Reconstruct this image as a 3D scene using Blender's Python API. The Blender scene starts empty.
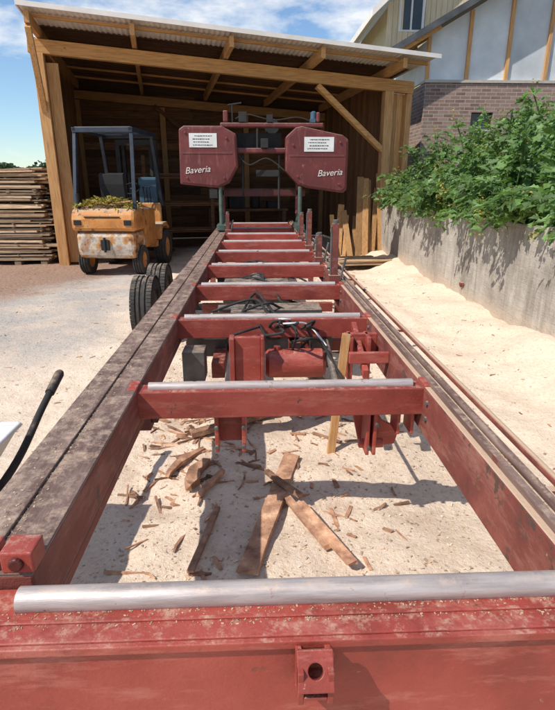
import bpy, math, random
from mathutils import Vector, Matrix, noise
random.seed(7)
R=random.random
def U(a,b): return a+(b-a)*random.random()
scene=bpy.context.scene
COL=scene.collection
# ------------------------------------------------------------ helpers
class MB:
    def __init__(s): s.v=[];s.f=[];s.t=[]
    def add(s,vs,fs,tint=1.0):
        o=len(s.v); s.v.extend([tuple(v) for v in vs])
        for f in fs: s.f.append([i+o for i in f]); s.t.append(tint)
    def box(s,c,d,rot=None,tint=1.0,jit=0.0):
        c=Vector(c); vs=[]
        for x in(-.5,.5):
            for y in(-.5,.5):
                for z in(-.5,.5):
                    p=Vector((x*d[0]+U(-jit,jit),y*d[1]+U(-jit,jit),z*d[2]+U(-jit,jit)))
                    if rot is not None: p=rot@p
                    vs.append(c+p)
        s.add(vs,[(0,1,3,2),(4,6,7,5),(0,4,5,1),(2,3,7,6),(0,2,6,4),(1,5,7,3)],tint)
    def b2(s,x0,x1,y0,y1,z0,z1,tint=1.0):
        s.box(((x0+x1)/2,(y0+y1)/2,(z0+z1)/2),(x1-x0,y1-y0,z1-z0),None,tint)
    def beam(s,p0,p1,w,h,up=(0,0,1),tint=1.0,jit=0.0):
        p0=Vector(p0);p1=Vector(p1);d=(p1-p0);L=d.length;d.normalize()
        up=Vector(up); sx=d.cross(up)
        if sx.length<1e-4: sx=Vector((1,0,0))
        sx.normalize(); uz=sx.cross(d)
        m=Matrix((sx,d,uz)).transposed()
        s.box((p0+p1)/2,(w,L,h),m,tint,jit)
    def frame(s,d):
        d=Vector(d).normalized()
        a=Vector((0,0,1)) if abs(d.z)<.9 else Vector((1,0,0))
        u=d.cross(a).normalized(); return d,u,d.cross(u)
    def lathe(s,c,axis,prof,n=28,tint=1.0,close=False):
        c=Vector(c);d,u,w=s.frame(axis);vs=[]
        for (o,r) in prof:
            for i in range(n):
                a=2*math.pi*i/n; vs.append(c+d*o+(u*math.cos(a)+w*math.sin(a))*r)
        fs=[]
        for k in range(len(prof)-1):
            for i in range(n):
                j=(i+1)%n; fs.append((k*n+i,k*n+j,(k+1)*n+j,(k+1)*n+i))
        if close:
            fs.append(tuple(range(n))[::-1]); fs.append(tuple((len(prof)-1)*n+i for i in range(n)))
        s.add(vs,fs,tint)
    def cyl(s,p0,p1,r,n=16,r2=None,tint=1.0):
        p0=Vector(p0);p1=Vector(p1);L=(p1-p0).length
        s.lathe(p0,p1-p0,[(0,r),(L,r if r2 is None else r2)],n,tint,True)
    def tube(s,pts,r,n=8,tint=1.0):
        pts=[Vector(p) for p in pts]
        P=[pts[0]]+pts+[pts[-1]];q=[]
        for i in range(1,len(P)-2):
            for k in range(8):
                t=k/8.
                q.append(.5*((2*P[i])+(P[i+1]-P[i-1])*t+(2*P[i-1]-5*P[i]+4*P[i+1]-P[i+2])*t*t+(3*P[i]-P[i-1]-3*P[i+1]+P[i+2])*t**3))
        q.append(pts[-1]); vs=[];fs=[]
        for i,p in enumerate(q):
            d=(q[min(i+1,len(q)-1)]-q[max(i-1,0)]);
            if d.length<1e-6: d=Vector((0,0,1))
            d,u,w=s.frame(d)
            for k in range(n):
                a=2*math.pi*k/n; vs.append(p+(u*math.cos(a)+w*math.sin(a))*r)
        for i in range(len(q)-1):
            for k in range(n):
                j=(k+1)%n; fs.append((i*n+k,i*n+j,(i+1)*n+j,(i+1)*n+k))
        fs.append(tuple(range(n))[::-1]); fs.append(tuple((len(q)-1)*n+i for i in range(n)))
        s.add(vs,fs,tint)
    def prism(s,poly,o,ux,uy,ext,tint=1.0):
        o=Vector(o);ux=Vector(ux);uy=Vector(uy);ext=Vector(ext);n=len(poly)
        vs=[o+ux*a+uy*b for a,b in poly]+[o+ux*a+uy*b+ext for a,b in poly]
        fs=[tuple(range(n)),tuple(range(n,2*n))[::-1]]+[(i,i+n,(i+1)%n+n,(i+1)%n) for i in range(n)]
        s.add(vs,fs,tint)
    def holed(s,c,ux,uy,hw,hh,r,ext,tint=1.0,n=24):
        c=Vector(c);ux=Vector(ux);uy=Vector(uy);ext=Vector(ext);vs=[]
        for e in (Vector((0,0,0)),ext):
            for i in range(n):
                a=2*math.pi*i/n;ca,sa=math.cos(a),math.sin(a)
                vs.append(c+e+ux*ca*r+uy*sa*r)
                k=1/max(abs(ca),abs(sa)); vs.append(c+e+ux*ca*k*hw+uy*sa*k*hh)
        fs=[];m=2*n
        for i in range(n):
            j=(i+1)%n
            fs+= [(2*i,2*i+1,2*j+1,2*j),(m+2*i,m+2*j,m+2*j+1,m+2*i+1),(2*i,2*j,m+2*j,m+2*i),(2*i+1,m+2*i+1,m+2*j+1,2*j+1)]
        s.add(vs,fs,tint)
    def build(s,name,mat,parent=None,bevel=0,smooth=False):
        me=bpy.data.meshes.new(name); me.from_pydata(s.v,[],s.f); me.update()
        a=me.attributes.new('tint','FLOAT','FACE'); a.data.foreach_set('value',s.t)
        ob=bpy.data.objects.new(name,me); COL.objects.link(ob); me.materials.append(mat)
        if smooth:
            me.polygons.foreach_set('use_smooth',[True]*len(me.polygons)); me.set_sharp_from_angle(angle=math.radians(38))
        if bevel:
            b=ob.modifiers.new('bevel','BEVEL'); b.width=bevel; b.segments=2; b.limit_method='ANGLE'; b.angle_limit=math.radians(40)
        if parent: ob.parent=parent
        return ob
def empty(name,loc=(0,0,0),rz=0):
    e=bpy.data.objects.new(name,None); COL.objects.link(e); e.location=loc; e.rotation_euler=(0,0,rz); e.empty_display_size=.2; return e

def ramp(nt,fac,stops):
    r=nt.nodes.new('ShaderNodeValToRGB'); el=r.color_ramp.elements
    while len(el)<len(stops): el.new(.5)
    for e,(p,c) in zip(el,stops):
        e.position=p; e.color=(c,c,c,1) if isinstance(c,(int,float)) else (*c,1)
    nt.links.new(fac,r.inputs[0]); return r.outputs[0]
def mix(nt,fac,a,b,mode='MIX'):
    m=nt.nodes.new('ShaderNodeMix'); m.data_type='RGBA'; m.blend_type=mode
    for sock,val in ((m.inputs[0],fac),(m.inputs[6],a),(m.inputs[7],b)):
        if hasattr(val,'is_linked'): nt.links.new(val,sock)
        elif isinstance(val,(int,float)): sock.default_value=val if sock==m.inputs[0] else (val,val,val,1)
        else: sock.default_value=(*val,1)
    return m.outputs[2]
def math_(nt,op,a,b=0,c=None):
    m=nt.nodes.new('ShaderNodeMath'); m.operation=op
    for i,val in enumerate((a,b,c)):
        if val is None: continue
        if hasattr(val,'is_linked'): nt.links.new(val,m.inputs[i])
        else: m.inputs[i].default_value=val
    return m.outputs[0]
def noi(nt,vec,scale,detail=5,rough=.6,stretch=None):
    if stretch:
        mp=nt.nodes.new('ShaderNodeMapping'); mp.inputs['Scale'].default_value=stretch; nt.links.new(vec,mp.inputs[0]); vec=mp.outputs[0]
    n=nt.nodes.new('ShaderNodeTexNoise'); n.inputs['Scale'].default_value=scale; n.inputs['Detail'].default_value=detail; n.inputs['Roughness'].default_value=rough
    nt.links.new(vec,n.inputs['Vector']); return n.outputs['Fac']
def base(name):
    m=bpy.data.materials.new(name); m.use_nodes=True; nt=m.node_tree; b=nt.nodes['Principled BSDF']
    tc=nt.nodes.new('ShaderNodeTexCoord'); return m,nt,b,tc.outputs['Object']
def M(name,stops,scale=5,rough=.7,metal=0,bump=.3,bscale=60,stretch=None,spots=None,dust=None,tint=True,bd=.01,spots2=None,scuff=None,dscale=9):
    m,nt,b,co=base(name)
    n=noi(nt,co,scale,5,.62,stretch); c=ramp(nt,n,stops)
    if scuff:
        st,th,col=scuff; n4=noi(nt,co,6,5,.75,st); c=mix(nt,ramp(nt,n4,[(th,0.),(th+.14,.75)]),c,col)
    for spt in (spots,spots2):
        if spt:
            sc,th,col=spt; n2=noi(nt,co,sc,5,.7); f=ramp(nt,n2,[(th,0.),(th+.05,1.)]); c=mix(nt,f,c,col)
    if tint:
        a=nt.nodes.new('ShaderNodeAttribute'); a.attribute_name='tint'; c=mix(nt,1.0,c,a.outputs['Fac'],'MULTIPLY')
    if dust:
        amt,col=dust; g=nt.nodes.new('ShaderNodeNewGeometry'); sp=nt.nodes.new('ShaderNodeSeparateXYZ'); nt.links.new(g.outputs['Normal'],sp.inputs[0])
        up=ramp(nt,sp.outputs[2],[(.6,0.),(.95,1.)]); n3=noi(nt,co,dscale,8,.8); k=ramp(nt,n3,[(.62-amt*.45,0.),(.78-amt*.4,1.)])
        f=math_(nt,'MULTIPLY',up,k); c=mix(nt,f,c,col)
    nt.links.new(c,b.inputs['Base Color']); b.inputs['Roughness'].default_value=rough; b.inputs['Metallic'].default_value=metal
    rn=noi(nt,co,scale*4,3,.6); rr=math_(nt,'MULTIPLY_ADD',rn,.3,rough-.15); nt.links.new(rr,b.inputs['Roughness'])
    if bump:
        bn=noi(nt,co,bscale,4,.7,stretch); bp=nt.nodes.new('ShaderNodeBump'); bp.inputs['Strength'].default_value=bump; bp.inputs['Distance'].default_value=bd
        nt.links.new(bn,bp.inputs['Height']); nt.links.new(bp.outputs[0],b.inputs['Normal'])
    return m
RED=M('red_oxide_paint',[(.3,(.20,.034,.022)),(.5,(.31,.050,.034)),(.7,(.37,.075,.052))],4,.5,0,.2,90,spots=(11,.66,(.11,.05,.032)),spots2=(55,.68,(.40,.22,.17)),dust=(.26,(.48,.28,.20)),scuff=((.6,1,2.5),.52,(.42,.13,.095)),dscale=24)
REDD=M('dusty_red_paint',[(.3,(.11,.028,.02)),(.55,(.19,.044,.031)),(.75,(.27,.082,.058))],5,.66,0,.35,70,spots=(9,.58,(.09,.048,.034)),spots2=(50,.67,(.34,.2,.14)),dust=(.85,(.50,.35,.24)),scuff=((1,.4,2),.5,(.30,.13,.095)))
RAILTOP=M('worn_rail_top',[(.3,(.095,.050,.040)),(.5,(.17,.10,.078)),(.7,(.27,.18,.145))],6,.6,.1,.4,60,stretch=(6,.6,6),spots=(7,.62,(.17,.045,.03)),dust=(.34,(.46,.33,.24)),dscale=14)
RAILSAND=M('sawdust_caked_rail',[(.3,(.14,.08,.06)),(.5,(.34,.24,.17)),(.7,(.55,.40,.28))],5,.8,0,.5,60,stretch=(4,.7,4),dust=(.9,(.62,.46,.34)))
STEEL=M('worn_steel',[(.3,(.32,.26,.24)),(.6,(.54,.47,.44)),(.8,(.66,.59,.56))],8,.5,.45,.15,80,stretch=(.5,6,6),spots=(12,.62,(.28,.10,.07)),spots2=(40,.67,(.20,.12,.09)),dust=(.34,(.62,.48,.38)),dscale=20)
GREYM=M('grey_metal',[(.3,(.06,.058,.055)),(.7,(.16,.15,.14))],9,.6,.3,.2,dust=(.5,(.38,.28,.2)))
DARK=M('grimy_black',[(.3,(.010,.010,.010)),(.7,(.028,.026,.024))],9,.8,0,.2,dust=(.15,(.2,.14,.1)))
SEAT=M('black_vinyl',[(.3,(.008,.008,.009)),(.7,(.018,.018,.018))],9,.85,0,.1)
NAVY=M('navy_frame_paint',[(.3,(.012,.018,.03)),(.7,(.03,.04,.06))],9,.5,0,.1)
RUB=M('tyre_rubber',[(.3,(.02,.019,.018)),(.7,(.055,.048,.042))],12,.85,0,.4,60,dust=(.4,(.3,.22,.15)))
ORA=M('orange_forklift_paint',[(.3,(.36,.14,.035)),(.5,(.54,.21,.045)),(.7,(.56,.31,.12))],5,.6,0,.2,spots=(8,.58,(.14,.085,.055)),spots2=(18,.62,(.50,.43,.34)),dust=(.8,(.45,.34,.24)))
WORN=M('chipped_counterweight_paint',[(.36,(.04,.035,.03)),(.41,(.42,.19,.07)),(.46,(.50,.27,.11)),(.50,(.54,.48,.40)),(.56,(.36,.29,.23)),(.60,(.40,.20,.09)),(.66,(.10,.065,.05))],2.6,.7,0,.35,spots=(14,.62,(.08,.05,.04)))
WHITE=M('white_enamel',[(.3,(.6,.6,.58)),(.7,(.75,.75,.73))],5,.5,0,.05,tint=True,spots=(14,.66,(.3,.25,.2)))
WOODY=M('sawn_timber_y',[(.25,(.32,.15,.055)),(.5,(.51,.275,.105)),(.75,(.63,.38,.17))],7,.75,0,.35,20,stretch=(6,.5,6))
WOODX=M('sawn_timber_x',[(.25,(.34,.15,.05)),(.5,(.55,.28,.095)),(.75,(.66,.38,.155))],7,.75,0,.35,20,stretch=(.5,6,6),spots=(5,.68,(.24,.11,.05)))
WOODZ=M('sawn_timber_z',[(.25,(.36,.165,.06)),(.5,(.56,.295,.11)),(.75,(.66,.40,.18))],7,.75,0,.35,20,stretch=(6,6,.5))
INNER=M('dark_brown_boarding',[(.25,(.065,.029,.013)),(.5,(.13,.060,.026)),(.75,(.22,.105,.048))],6,.85,0,.4,20,stretch=(.5,6,6))  # dark brown tone for timber inside the shed
GREYW=M('weathered_slabs',[(.25,(.18,.11,.065)),(.5,(.40,.27,.165)),(.75,(.56,.41,.27))],6,.85,0,.5,20,stretch=(.7,6,6))
BARK=M('bark_and_offcuts',[(.3,(.11,.05,.03)),(.55,(.27,.145,.085)),(.75,(.43,.27,.165))],14,.9,0,.6,50)
CHIP=M('pale_chips',[(.3,(.50,.34,.22)),(.7,(.76,.59,.43))],14,.9,0,.3,50)
ROOFM=M('white_sheet_metal',[(.3,(.68,.62,.56)),(.7,(.82,.77,.72))],3,.6,0,.05)
PANEL=M('white_wrap_panels',[(.3,(.50,.53,.54)),(.6,(.66,.69,.70)),(.75,(.74,.76,.76))],1.6,.6,0,.1,10)
CLAD=M('cream_cladding',[(.3,(.54,.43,.26)),(.7,(.70,.58,.38))],5,.7,0,.2,20,stretch=(5,5,.4))
GLASS=M('dark_glass',[(.3,(.02,.03,.035)),(.7,(.05,.065,.075))],2,.12,0,0)
SLATE=M('dark_roof_edge',[(.3,(.04,.045,.05)),(.7,(.09,.095,.10))],5,.7,0,.2)
HOSEG=M('green_grey_metal',[(.3,(.05,.08,.065)),(.7,(.12,.16,.13))],9,.6,.3,.2)
SOIL=M('bed_soil',[(.3,(.06,.04,.025)),(.7,(.16,.11,.07))],6,.95,0,.8,20)
BLUE=M('faded_blue',[(.3,(.03,.07,.11)),(.7,(.06,.12,.17))],6,.6,0,.1)
HEAD=M('saw_head_red',[(.3,(.090,.015,.014)),(.6,(.140,.025,.023)),(.8,(.20,.055,.045))],3,.55,0,.08,spots=(16,.66,(.28,.16,.12)),dust=(.6,(.4,.28,.2)),scuff=((2,1,.4),.54,(.23,.08,.068)))
INK=M('black_lettering',[(.3,(.02,.02,.02)),(.7,(.03,.03,.03))],6,.6,0,0,tint=False)
PALEINK=M('pale_lettering',[(.3,(.6,.55,.5)),(.7,(.7,.65,.6))],6,.6,0,0,tint=False)

def leafmat(name,a,b_,tf=.35):
    m,nt,b,co=base(name)
    n=noi(nt,co,5,3); c=ramp(nt,n,[(.35,a),(.65,b_)])
    at=nt.nodes.new('ShaderNodeAttribute'); at.attribute_name='tint'; c=mix(nt,1.0,c,at.outputs['Fac'],'MULTIPLY')
    nt.links.new(c,b.inputs['Base Color']); b.inputs['Roughness'].default_value=.55
    tr=nt.nodes.new('ShaderNodeBsdfTranslucent'); nt.links.new(mix(nt,1.0,c,(1.4,1.5,.7),'MULTIPLY'),tr.inputs[0])
    ms=nt.nodes.new('ShaderNodeMixShader'); ms.inputs[0].default_value=tf
    nt.links.new(b.outputs[0],ms.inputs[1]); nt.links.new(tr.outputs[0],ms.inputs[2]); nt.links.new(ms.outputs[0],nt.nodes['Material Output'].inputs[0]); return m
LEAF=leafmat('leaf_green',(.095,.18,.050),(.165,.265,.085),.38)
TREE=leafmat('distant_tree_green',(.03,.06,.03),(.06,.10,.045))
YEL=leafmat('yellow_leaves',(.35,.28,.05),(.5,.40,.1))

# ------------------------------------------------------------ ground
def sm(a,b,x):
    t=min(1,max(0,(x-a)/(b-a))); return t*t*(3-2*t)
def gz(x,y):
    m=sm(-9,-7,x)*sm(3.6,3.0,x)*sm(-3,-1.5,y)*sm(13,11,y)
    if m<=0: return 0.
    soft=sm(-2.2,-1.2,x) if y>4 else sm(-5,-3,x)
    p=Vector((x,y,0))
    h=.030*noise.noise(p*1.3)+soft*(.030*noise.noise(p*3.1)+.018*noise.noise(p*8)+.008*noise.noise(p*19))
    h+=.16*sm(1.9,2.65,x)*(1+.6*noise.noise(p*1.7))
    h+=.05*sm(.9,.2,abs(x-.15))*soft
    return h*m
xs=[-900,-400,-160,-80,-40,-22,-14,-10]+[-9+i*.05 for i in range(int(12.4/.05))]+[3.6,5,9,16,30,60,120,300,900]
ys=[-900,-300,-100,-40,-15,-6,-3]+[-2+i*.05 for i in range(int(15/.05))]+[13.3,15,18,24,36,60,100,200,420,1200]
g=MB(); nx,ny=len(xs),len(ys)
g.v=[(x,y,gz(x,y)) for y in ys for x in xs]
g.f=[(j*nx+i,j*nx+i+1,(j+1)*nx+i+1,(j+1)*nx+i) for j in range(ny-1) for i in range(nx-1)]
g.t=[1.0]*len(g.f)
m,nt,b,co=base('sawdust_and_yard_ground')
sp=nt.nodes.new('ShaderNodeSeparateXYZ'); nt.links.new(co,sp.inputs[0]); X,Y=sp.outputs[0],sp.outputs[1]
w1=noi(nt,co,.9,4); w2=noi(nt,co,4,5,.7)
wob=math_(nt,'MULTIPLY_ADD',w1,1.6,-.8); wob2=math_(nt,'MULTIPLY_ADD',w2,.9,-.45); wo=math_(nt,'ADD',wob,wob2)
def mask(sock,lo,hi,w=wo):
    v=math_(nt,'ADD',sock,w); mr=nt.nodes.new('ShaderNodeMapRange'); mr.interpolation_type='SMOOTHSTEP'
    mr.inputs[1].default_value=lo; mr.inputs[2].default_value=hi; nt.links.new(v,mr.inputs[0]); return mr.outputs[0]
saw=ramp(nt,noi(nt,co,34,7,.85),[(.3,(.56,.39,.27)),(.46,(.82,.65,.49)),(.7,(.92,.79,.64))])
saw=mix(nt,ramp(nt,noi(nt,co,1.7,6,.7),[(.40,0.),(.70,.5)]),saw,(.70,.54,.41))
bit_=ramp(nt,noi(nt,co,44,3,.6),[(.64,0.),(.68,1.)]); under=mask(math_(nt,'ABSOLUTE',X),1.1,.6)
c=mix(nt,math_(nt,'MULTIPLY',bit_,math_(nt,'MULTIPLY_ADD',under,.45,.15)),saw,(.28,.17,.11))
shade_mottle=ramp(nt,noi(nt,co,2.6,6,.7),[(.50,0.),(.66,.6)]); c=mix(nt,math_(nt,'MULTIPLY',shade_mottle,under),c,(.48,.32,.22))  # darker mottling under the bed, shade painted into the sawdust colour
gr=ramp(nt,noi(nt,co,45,7,.8),[(.3,(.32,.28,.245)),(.55,(.50,.45,.405)),(.75,(.62,.57,.51))])
gr=mix(nt,ramp(nt,noi(nt,co,1.1,6,.75),[(.45,0.),(.62,.85)]),gr,(.68,.54,.42))
gm=math_(nt,'MULTIPLY',mask(X,-1.25,-2.1),mask(Y,3.9,5.2))
c=mix(nt,gm,c,gr)
mul=ramp(nt,noi(nt,co,22,7,.8),[(.3,(.18,.105,.07)),(.55,(.38,.25,.18)),(.75,(.55,.40,.29))])
mm=math_(nt,'MULTIPLY',mask(math_(nt,'ADD',X,math_(nt,'MULTIPLY',Y,-.35)),-5.3,-6.4),mask(Y,6.0,7.8))
c=mix(nt,mm,c,mul)
grass=ramp(nt,noi(nt,co,.5,7,.7),[(.3,(.10,.12,.05)),(.7,(.20,.19,.09))])
far=math_(nt,'MAXIMUM',mask(Y,17,20),mask(math_(nt,'ABSOLUTE',X),13,16)); c=mix(nt,far,c,grass)
nt.links.new(c,b.inputs['Base Color']); b.inputs['Roughness'].default_value=.95; b.inputs['Specular IOR Level'].default_value=.15
bn=math_(nt,'ADD',noi(nt,co,60,6,.8),math_(nt,'MULTIPLY',noi(nt,co,14,5,.7),1.8)); bp=nt.nodes.new('ShaderNodeBump'); bp.inputs['Strength'].default_value=.7; bp.inputs['Distance'].default_value=.018
nt.links.new(bn,bp.inputs['Height']); nt.links.new(bp.outputs[0],b.inputs['Normal'])
g.build('ground',m,smooth=False)
bpy.data.objects['ground'].data.polygons.foreach_set('use_smooth',[True]*len(g.f))

# ------------------------------------------------------------ wood debris
def bit(mb,c,L,W,H,yaw,tint,tilt=0.,straight=False):
    r=Matrix.Rotation(yaw,3,'Z')@Matrix.Rotation(tilt,3,'X')@Matrix.Rotation(U(-.2,.2),3,'Y')
    vs=[];n=6;bd=U(-.08,.08)*L*(.15 if straight else 1)
    for k in range(n):
        t=k/(n-1.); yy=(t-.5)*L
        ww=W*U(.92,1.04) if straight else W*(.25+.75*math.sin(math.pi*(t*.75+.12)))*U(.75,1.15)
        of=bd*math.sin(math.pi*t)+U(-.15,.15)*W*(.1 if straight else 1)
        for a,b_ in((-1,-1),(1,-1),(1,1),(-1,1)):
            e=U(-.25,.25)*W*(k in(0,n-1))
            vs.append(Vector(c)+r@Vector((of+a*ww/2*(1 if straight else U(.85,1.1)),yy+e,b_*H/2*(1 if straight else U(.6,1.2)))))
    fs=[(0,1,2,3),tuple((n-1)*4+i for i in(3,2,1,0))]
    for k in range(n-1):
        for i in range(4):
            j=(i+1)%4; fs.append((k*4+i,(k+1)*4+i,(k+1)*4+j,k*4+j))
    mb.add(vs,fs,tint)
db=MB(); ch=MB()
for i in range(120):
    x=U(-.7,.75); y=1.25+2.6*R()**.9; L=U(.04,.16)*(1.5 if R()<.2 else .7); bit(db,(x,y,gz(x,y)+.004),L,U(.006,.022),U(.004,.012),U(0,6.28),U(.8,2.1),U(-.1,.1),R()<.5)
for i in range(80):
    x=U(-.7,.0); y=U(2.2,3.4); bit(db,(x,y,gz(x,y)+.004),U(.05,.2),U(.006,.024),U(.005,.014),U(0,6.28),U(.7,2.1),U(-.1,.1),R()<.5)
for i in range(300):
    x=U(-4,2.4); y=U(2,9.5); bit(db,(x,y,gz(x,y)+.002),U(.015,.07),U(.005,.014),U(.003,.008),U(0,6.28),U(.9,2.3))
for i in range(11000):
    x=U(-1.0,1.1) if R()<.5 else U(-4,2.5); y=1.1+7.5*R()**1.6; z=gz(x,y)
    s=U(.003,.009)*(1.7 if R()<.1 else 1); r=Matrix.Rotation(U(0,6.28),3,'Z')@Matrix.Rotation(U(-.5,.5),3,'X')
    ch.box((x,y,z+.001),(s,s*U(.8,3.2),.002),r,U(.5,1.15))
def plank(x0,y0,x1,y1,w,h,t,z0=.03,st=True):
    dx,dy=x1-x0,y1-y0; L=math.hypot(dx,dy); cx,cy=(x0+x1)/2,(y0+y1)/2
    bit(db,(cx,cy,gz(cx,cy)+z0),L,w,h,math.atan2(-dx,dy),t,U(-.02,.03),st)
plank(-.05,1.68,.19,2.62,.085,.022,1.7,.035)
plank(.19,2.14,.37,1.70,.045,.018,2.0)
plank(.13,2.2,.29,1.82,.035,.018,1.6,.045)
plank(-.37,2.32,-.29,2.56,.075,.05,1.4,.035,False)
plank(-.30,2.24,-.19,2.46,.028,.02,1.8,.035)
plank(-.28,1.72,-.20,2.15,.028,.014,1.3,.02)
plank(.04,2.4,.20,2.16,.03,.02,1.0,.05)
plank(-.50,2.5,-.33,2.75,.05,.03,1.5,.03,False)
plank(-.42,2.9,.1,3.2,.08,.03,1.3)
plank(-.6,3.4,.3,3.7,.09,.03,1.6)
plank(.3,4.3,.6,3.4,.1,.03,1.2)
plank(-1.5,6.9,-1.25,8.4,.14,.03,1.5)
plank(1.3,7.3,1.6,8.6,.10,.03,2.1)
db.build('wood_debris',BARK); ch.build('wood_chips',CHIP)

# ------------------------------------------------------------ sawmill
mill=empty('portable_sawmill')
BY=[.85,2.02,3.18,4.26,5.33,6.4,7.5,8.6,9.7,10.8]
k=MB(); k.b2(-.70,-.49,.935,11.4,.60,.742); k.b2(-.53,-.49,.935,11.4,.56,.60); k.b2(-.73,-.70,.935,11.4,.64,.68); k.build('left_rail_beam',REDD,mill,.006)
k=MB(); k.b2(-.698,-.60,.935,11.4,.742,.756); k.b2(-.60,-.492,.935,11.4,.742,.748); k.build('left_rail_track',RAILTOP,mill,.003)
k=MB(); k.b2(.69,.80,.935,11.4,.54,.742); k.b2(.80,.875,.935,11.4,.60,.63); k.b2(.80,.81,.935,11.4,.63,.70); k.build('right_rail_beam',REDD,mill,.006)
k=MB(); k.b2(.712,.735,.935,11.4,.742,.762); k.cyl((.765,.935,.756),(.765,11.4,.756),.014,12); k.build('right_rail_track',RAILTOP,mill,0,True)
k=MB(); k.b2(.736,.798,.935,11.4,.742,.7455); k.b2(.812,.873,.935,11.4,.63,.636); k.build('sawdust_on_rail',RAILSAND,mill)
k=MB(); k.cyl((.97,1.3,.62),(.97,11.2,.62),.016,12)
for y in (1.4,3.3,5.2,7.1,9.0,11.0): k.b2(.86,.975,y,y+.03,.595,.61)
k.build('outer_guide_tube',REDD,mill,0,True)
# front cross beam
k=MB(); k.b2(-.78,.92,.785,.93,.48,.712); k.b2(-.78,.92,.772,.785,.690,.709); k.b2(-.78,.92,.828,.838,.712,.717); k.build('front_cross_beam',RED,mill,.006)
k=MB(); k.cyl((-.50,.885,.724),(.88,.885,.724),.027,28); k.build('front_roller_bar',STEEL,mill,0,True)
k=MB(); 
k.holed((.10,.718,.695),(1,0,0),(0,.58,.81),.034,.036,.014,(0,.012,-.010)); k.b2(.066,.078,.708,.773,.625,.70); k.b2(.122,.134,.708,.773,.625,.70); k.b2(.064,.136,.742,.771,.60,.633)
k.b2(.078,.122,.708,.773,.635,.642)
k.build('front_lug',RED,mill,.002)
k=MB(); k.b2(-.555,-.485,.935,1.0,.748,.80); k.b2(-.585,-.575,.935,1.01,.748,.79); k.cyl((-.52,.925,.774),(-.52,1.01,.774),.016,14,tint=.25); k.build('rail_end_block',RED,mill,.004)
k=MB(); s=MB()
for i,y in enumerate(BY[1:]):
    k.b2(-.53,.715,y-.045,y+.045,.615,.735,U(.8,1.1)); k.b2(-.53,-.49,y-.05,y+.05,.735,.752); k.b2(.69,.72,y-.05,y+.05,.735,.752)
    s.cyl((-.45,y,.740),(.65,y,.740),.021,16)
    k.b2(-.50,-.47,y+.045,y+.10,.58,.72); k.b2(.66,.69,y+.045,y+.10,.58,.72)
k.build('cross_bunks',RED,mill,.005); s.build('bunk_wear_bars',STEEL,mill,0,True)
# sawdust crumbs lying on the frame
k=MB(); random.seed(55)
def crumb(x,y,z,q=1):
    s_=U(.0012,.0035)*q; k.box((x,y,z+.0006),(s_,s_*U(.8,2.6),.0012),Matrix.Rotation(U(0,6.28),3,'Z'),U(.45,.9))
for i in range(500): crumb(U(-.69,-.61),.95+6*R()**1.3,.756,1.3)
for i in range(600): crumb(-.600+.03*R()**2,.95+6*R()**1.3,.748,1.3)
for i in range(1200): crumb(U(.74,.795),.95+6*R()**1.3,.7455,1.5)
for i in range(900): crumb(U(.815,.87),.95+6*R()**1.3,.636,1.5)
for i in range(420): crumb(U(-.7,.85),.827-.012*R()**2 if R()<.45 else .858-.02*R()**2,.712,.8)
for y in BY[1:5]:
    for i in range(60): crumb(U(-.5,.68),y+random.choice((-1,1))*U(.026,.043),.735)
k.build('sawdust_crumbs',CHIP,mill)
k=MB()
for y in (4.7,7.2,9.8):
    for x in (-.6,.76):
        k.b2(x-.035,x+.035,y-.035,y+.035,.02,.56); k.b2(x-.09,x+.09,y-.09,y+.09,.01,.035)
k.b2(-.60,-.50,2.22,2.32,.44,.57,.6); k.b2(-.50,-.47,2.24,2.30,.47,.52,.5)
k.build('support_legs',REDD,mill,.004)
k=MB()
for y in BY[1:]:
    for dz in (.62,.69):
        k.cyl((-.485,y+.12,dz),(-.492,y+.12,dz),.012,8); k.cyl((.692,y-.1,dz),(.682,y-.1,dz),.012,8)
k.build('rail_bolts',GREYM,mill)
# undercarriage
k=MB()
k.b2(-.13,.02,2.86,2.90,.30,.70); k.b2(-.16,-.13,2.83,2.93,.30,.70,.8); k.b2(.02,.04,2.83,2.93,.30,.70,.8)
for x in (-.185,-.07):
    k.b2(x,x+.018,2.0,2.10,.44,.62); 
k.b2(-.19,-.05,2.07,2.09,.46,.62,.8)
for x in (.47,.50,.60,.66): k.b2(x,x+.016,2.02,2.13,.40+.10*(x>.55),.62)
k.prism([(0,0),(.16,.02),(.18,.10),(.1,.14),(.02,.26),(-.06,.26)],(.47,2.14,.37),(1,0,0),(0,0,1),(0,.02,0))
k.cyl((.45,2.08,.43),(.56,2.08,.43),.022,14)
k.b2(.50,.69,2.84,2.88,.56,.72); k.b2(.52,.54,2.76,2.9,.45,.72); k.b2(.62,.64,2.76,2.9,.45,.72); k.b2(.48,.69,2.55,2.58,.64,.70)
k.beam((.56,2.5,.60),(.60,3.1,.70),.03,.05)
k.b2(-.28,-.20,3.0,9.5,.40,.50,.6); k.b2(.22,.30,3.0,9.5,.40,.50,.6)
for y in (3.45,4.6,5.4,6.3,7.9): k.b2(-.49,.69,y,y+.06,.42,.50,.7)
k.build('undercarriage_frame',RED,mill,.004)
k=MB(); k.lathe((.05,2.98,.50),(1,0,0),[(0,0.02),(0,.07),(.02,.088),(.34,.088),(.36,.07),(.36,.02)],24); k.cyl((.12,2.98,.585),(.12,2.98,.61),.02,12)
k.lathe((.02,3.55,.55),(1,0,0),[(0,0.02),(0,.06),(.02,.075),(.24,.075),(.26,.06),(.26,.02)],24)
k.build('hydraulic_tank',RED,mill,0,True)
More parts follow.
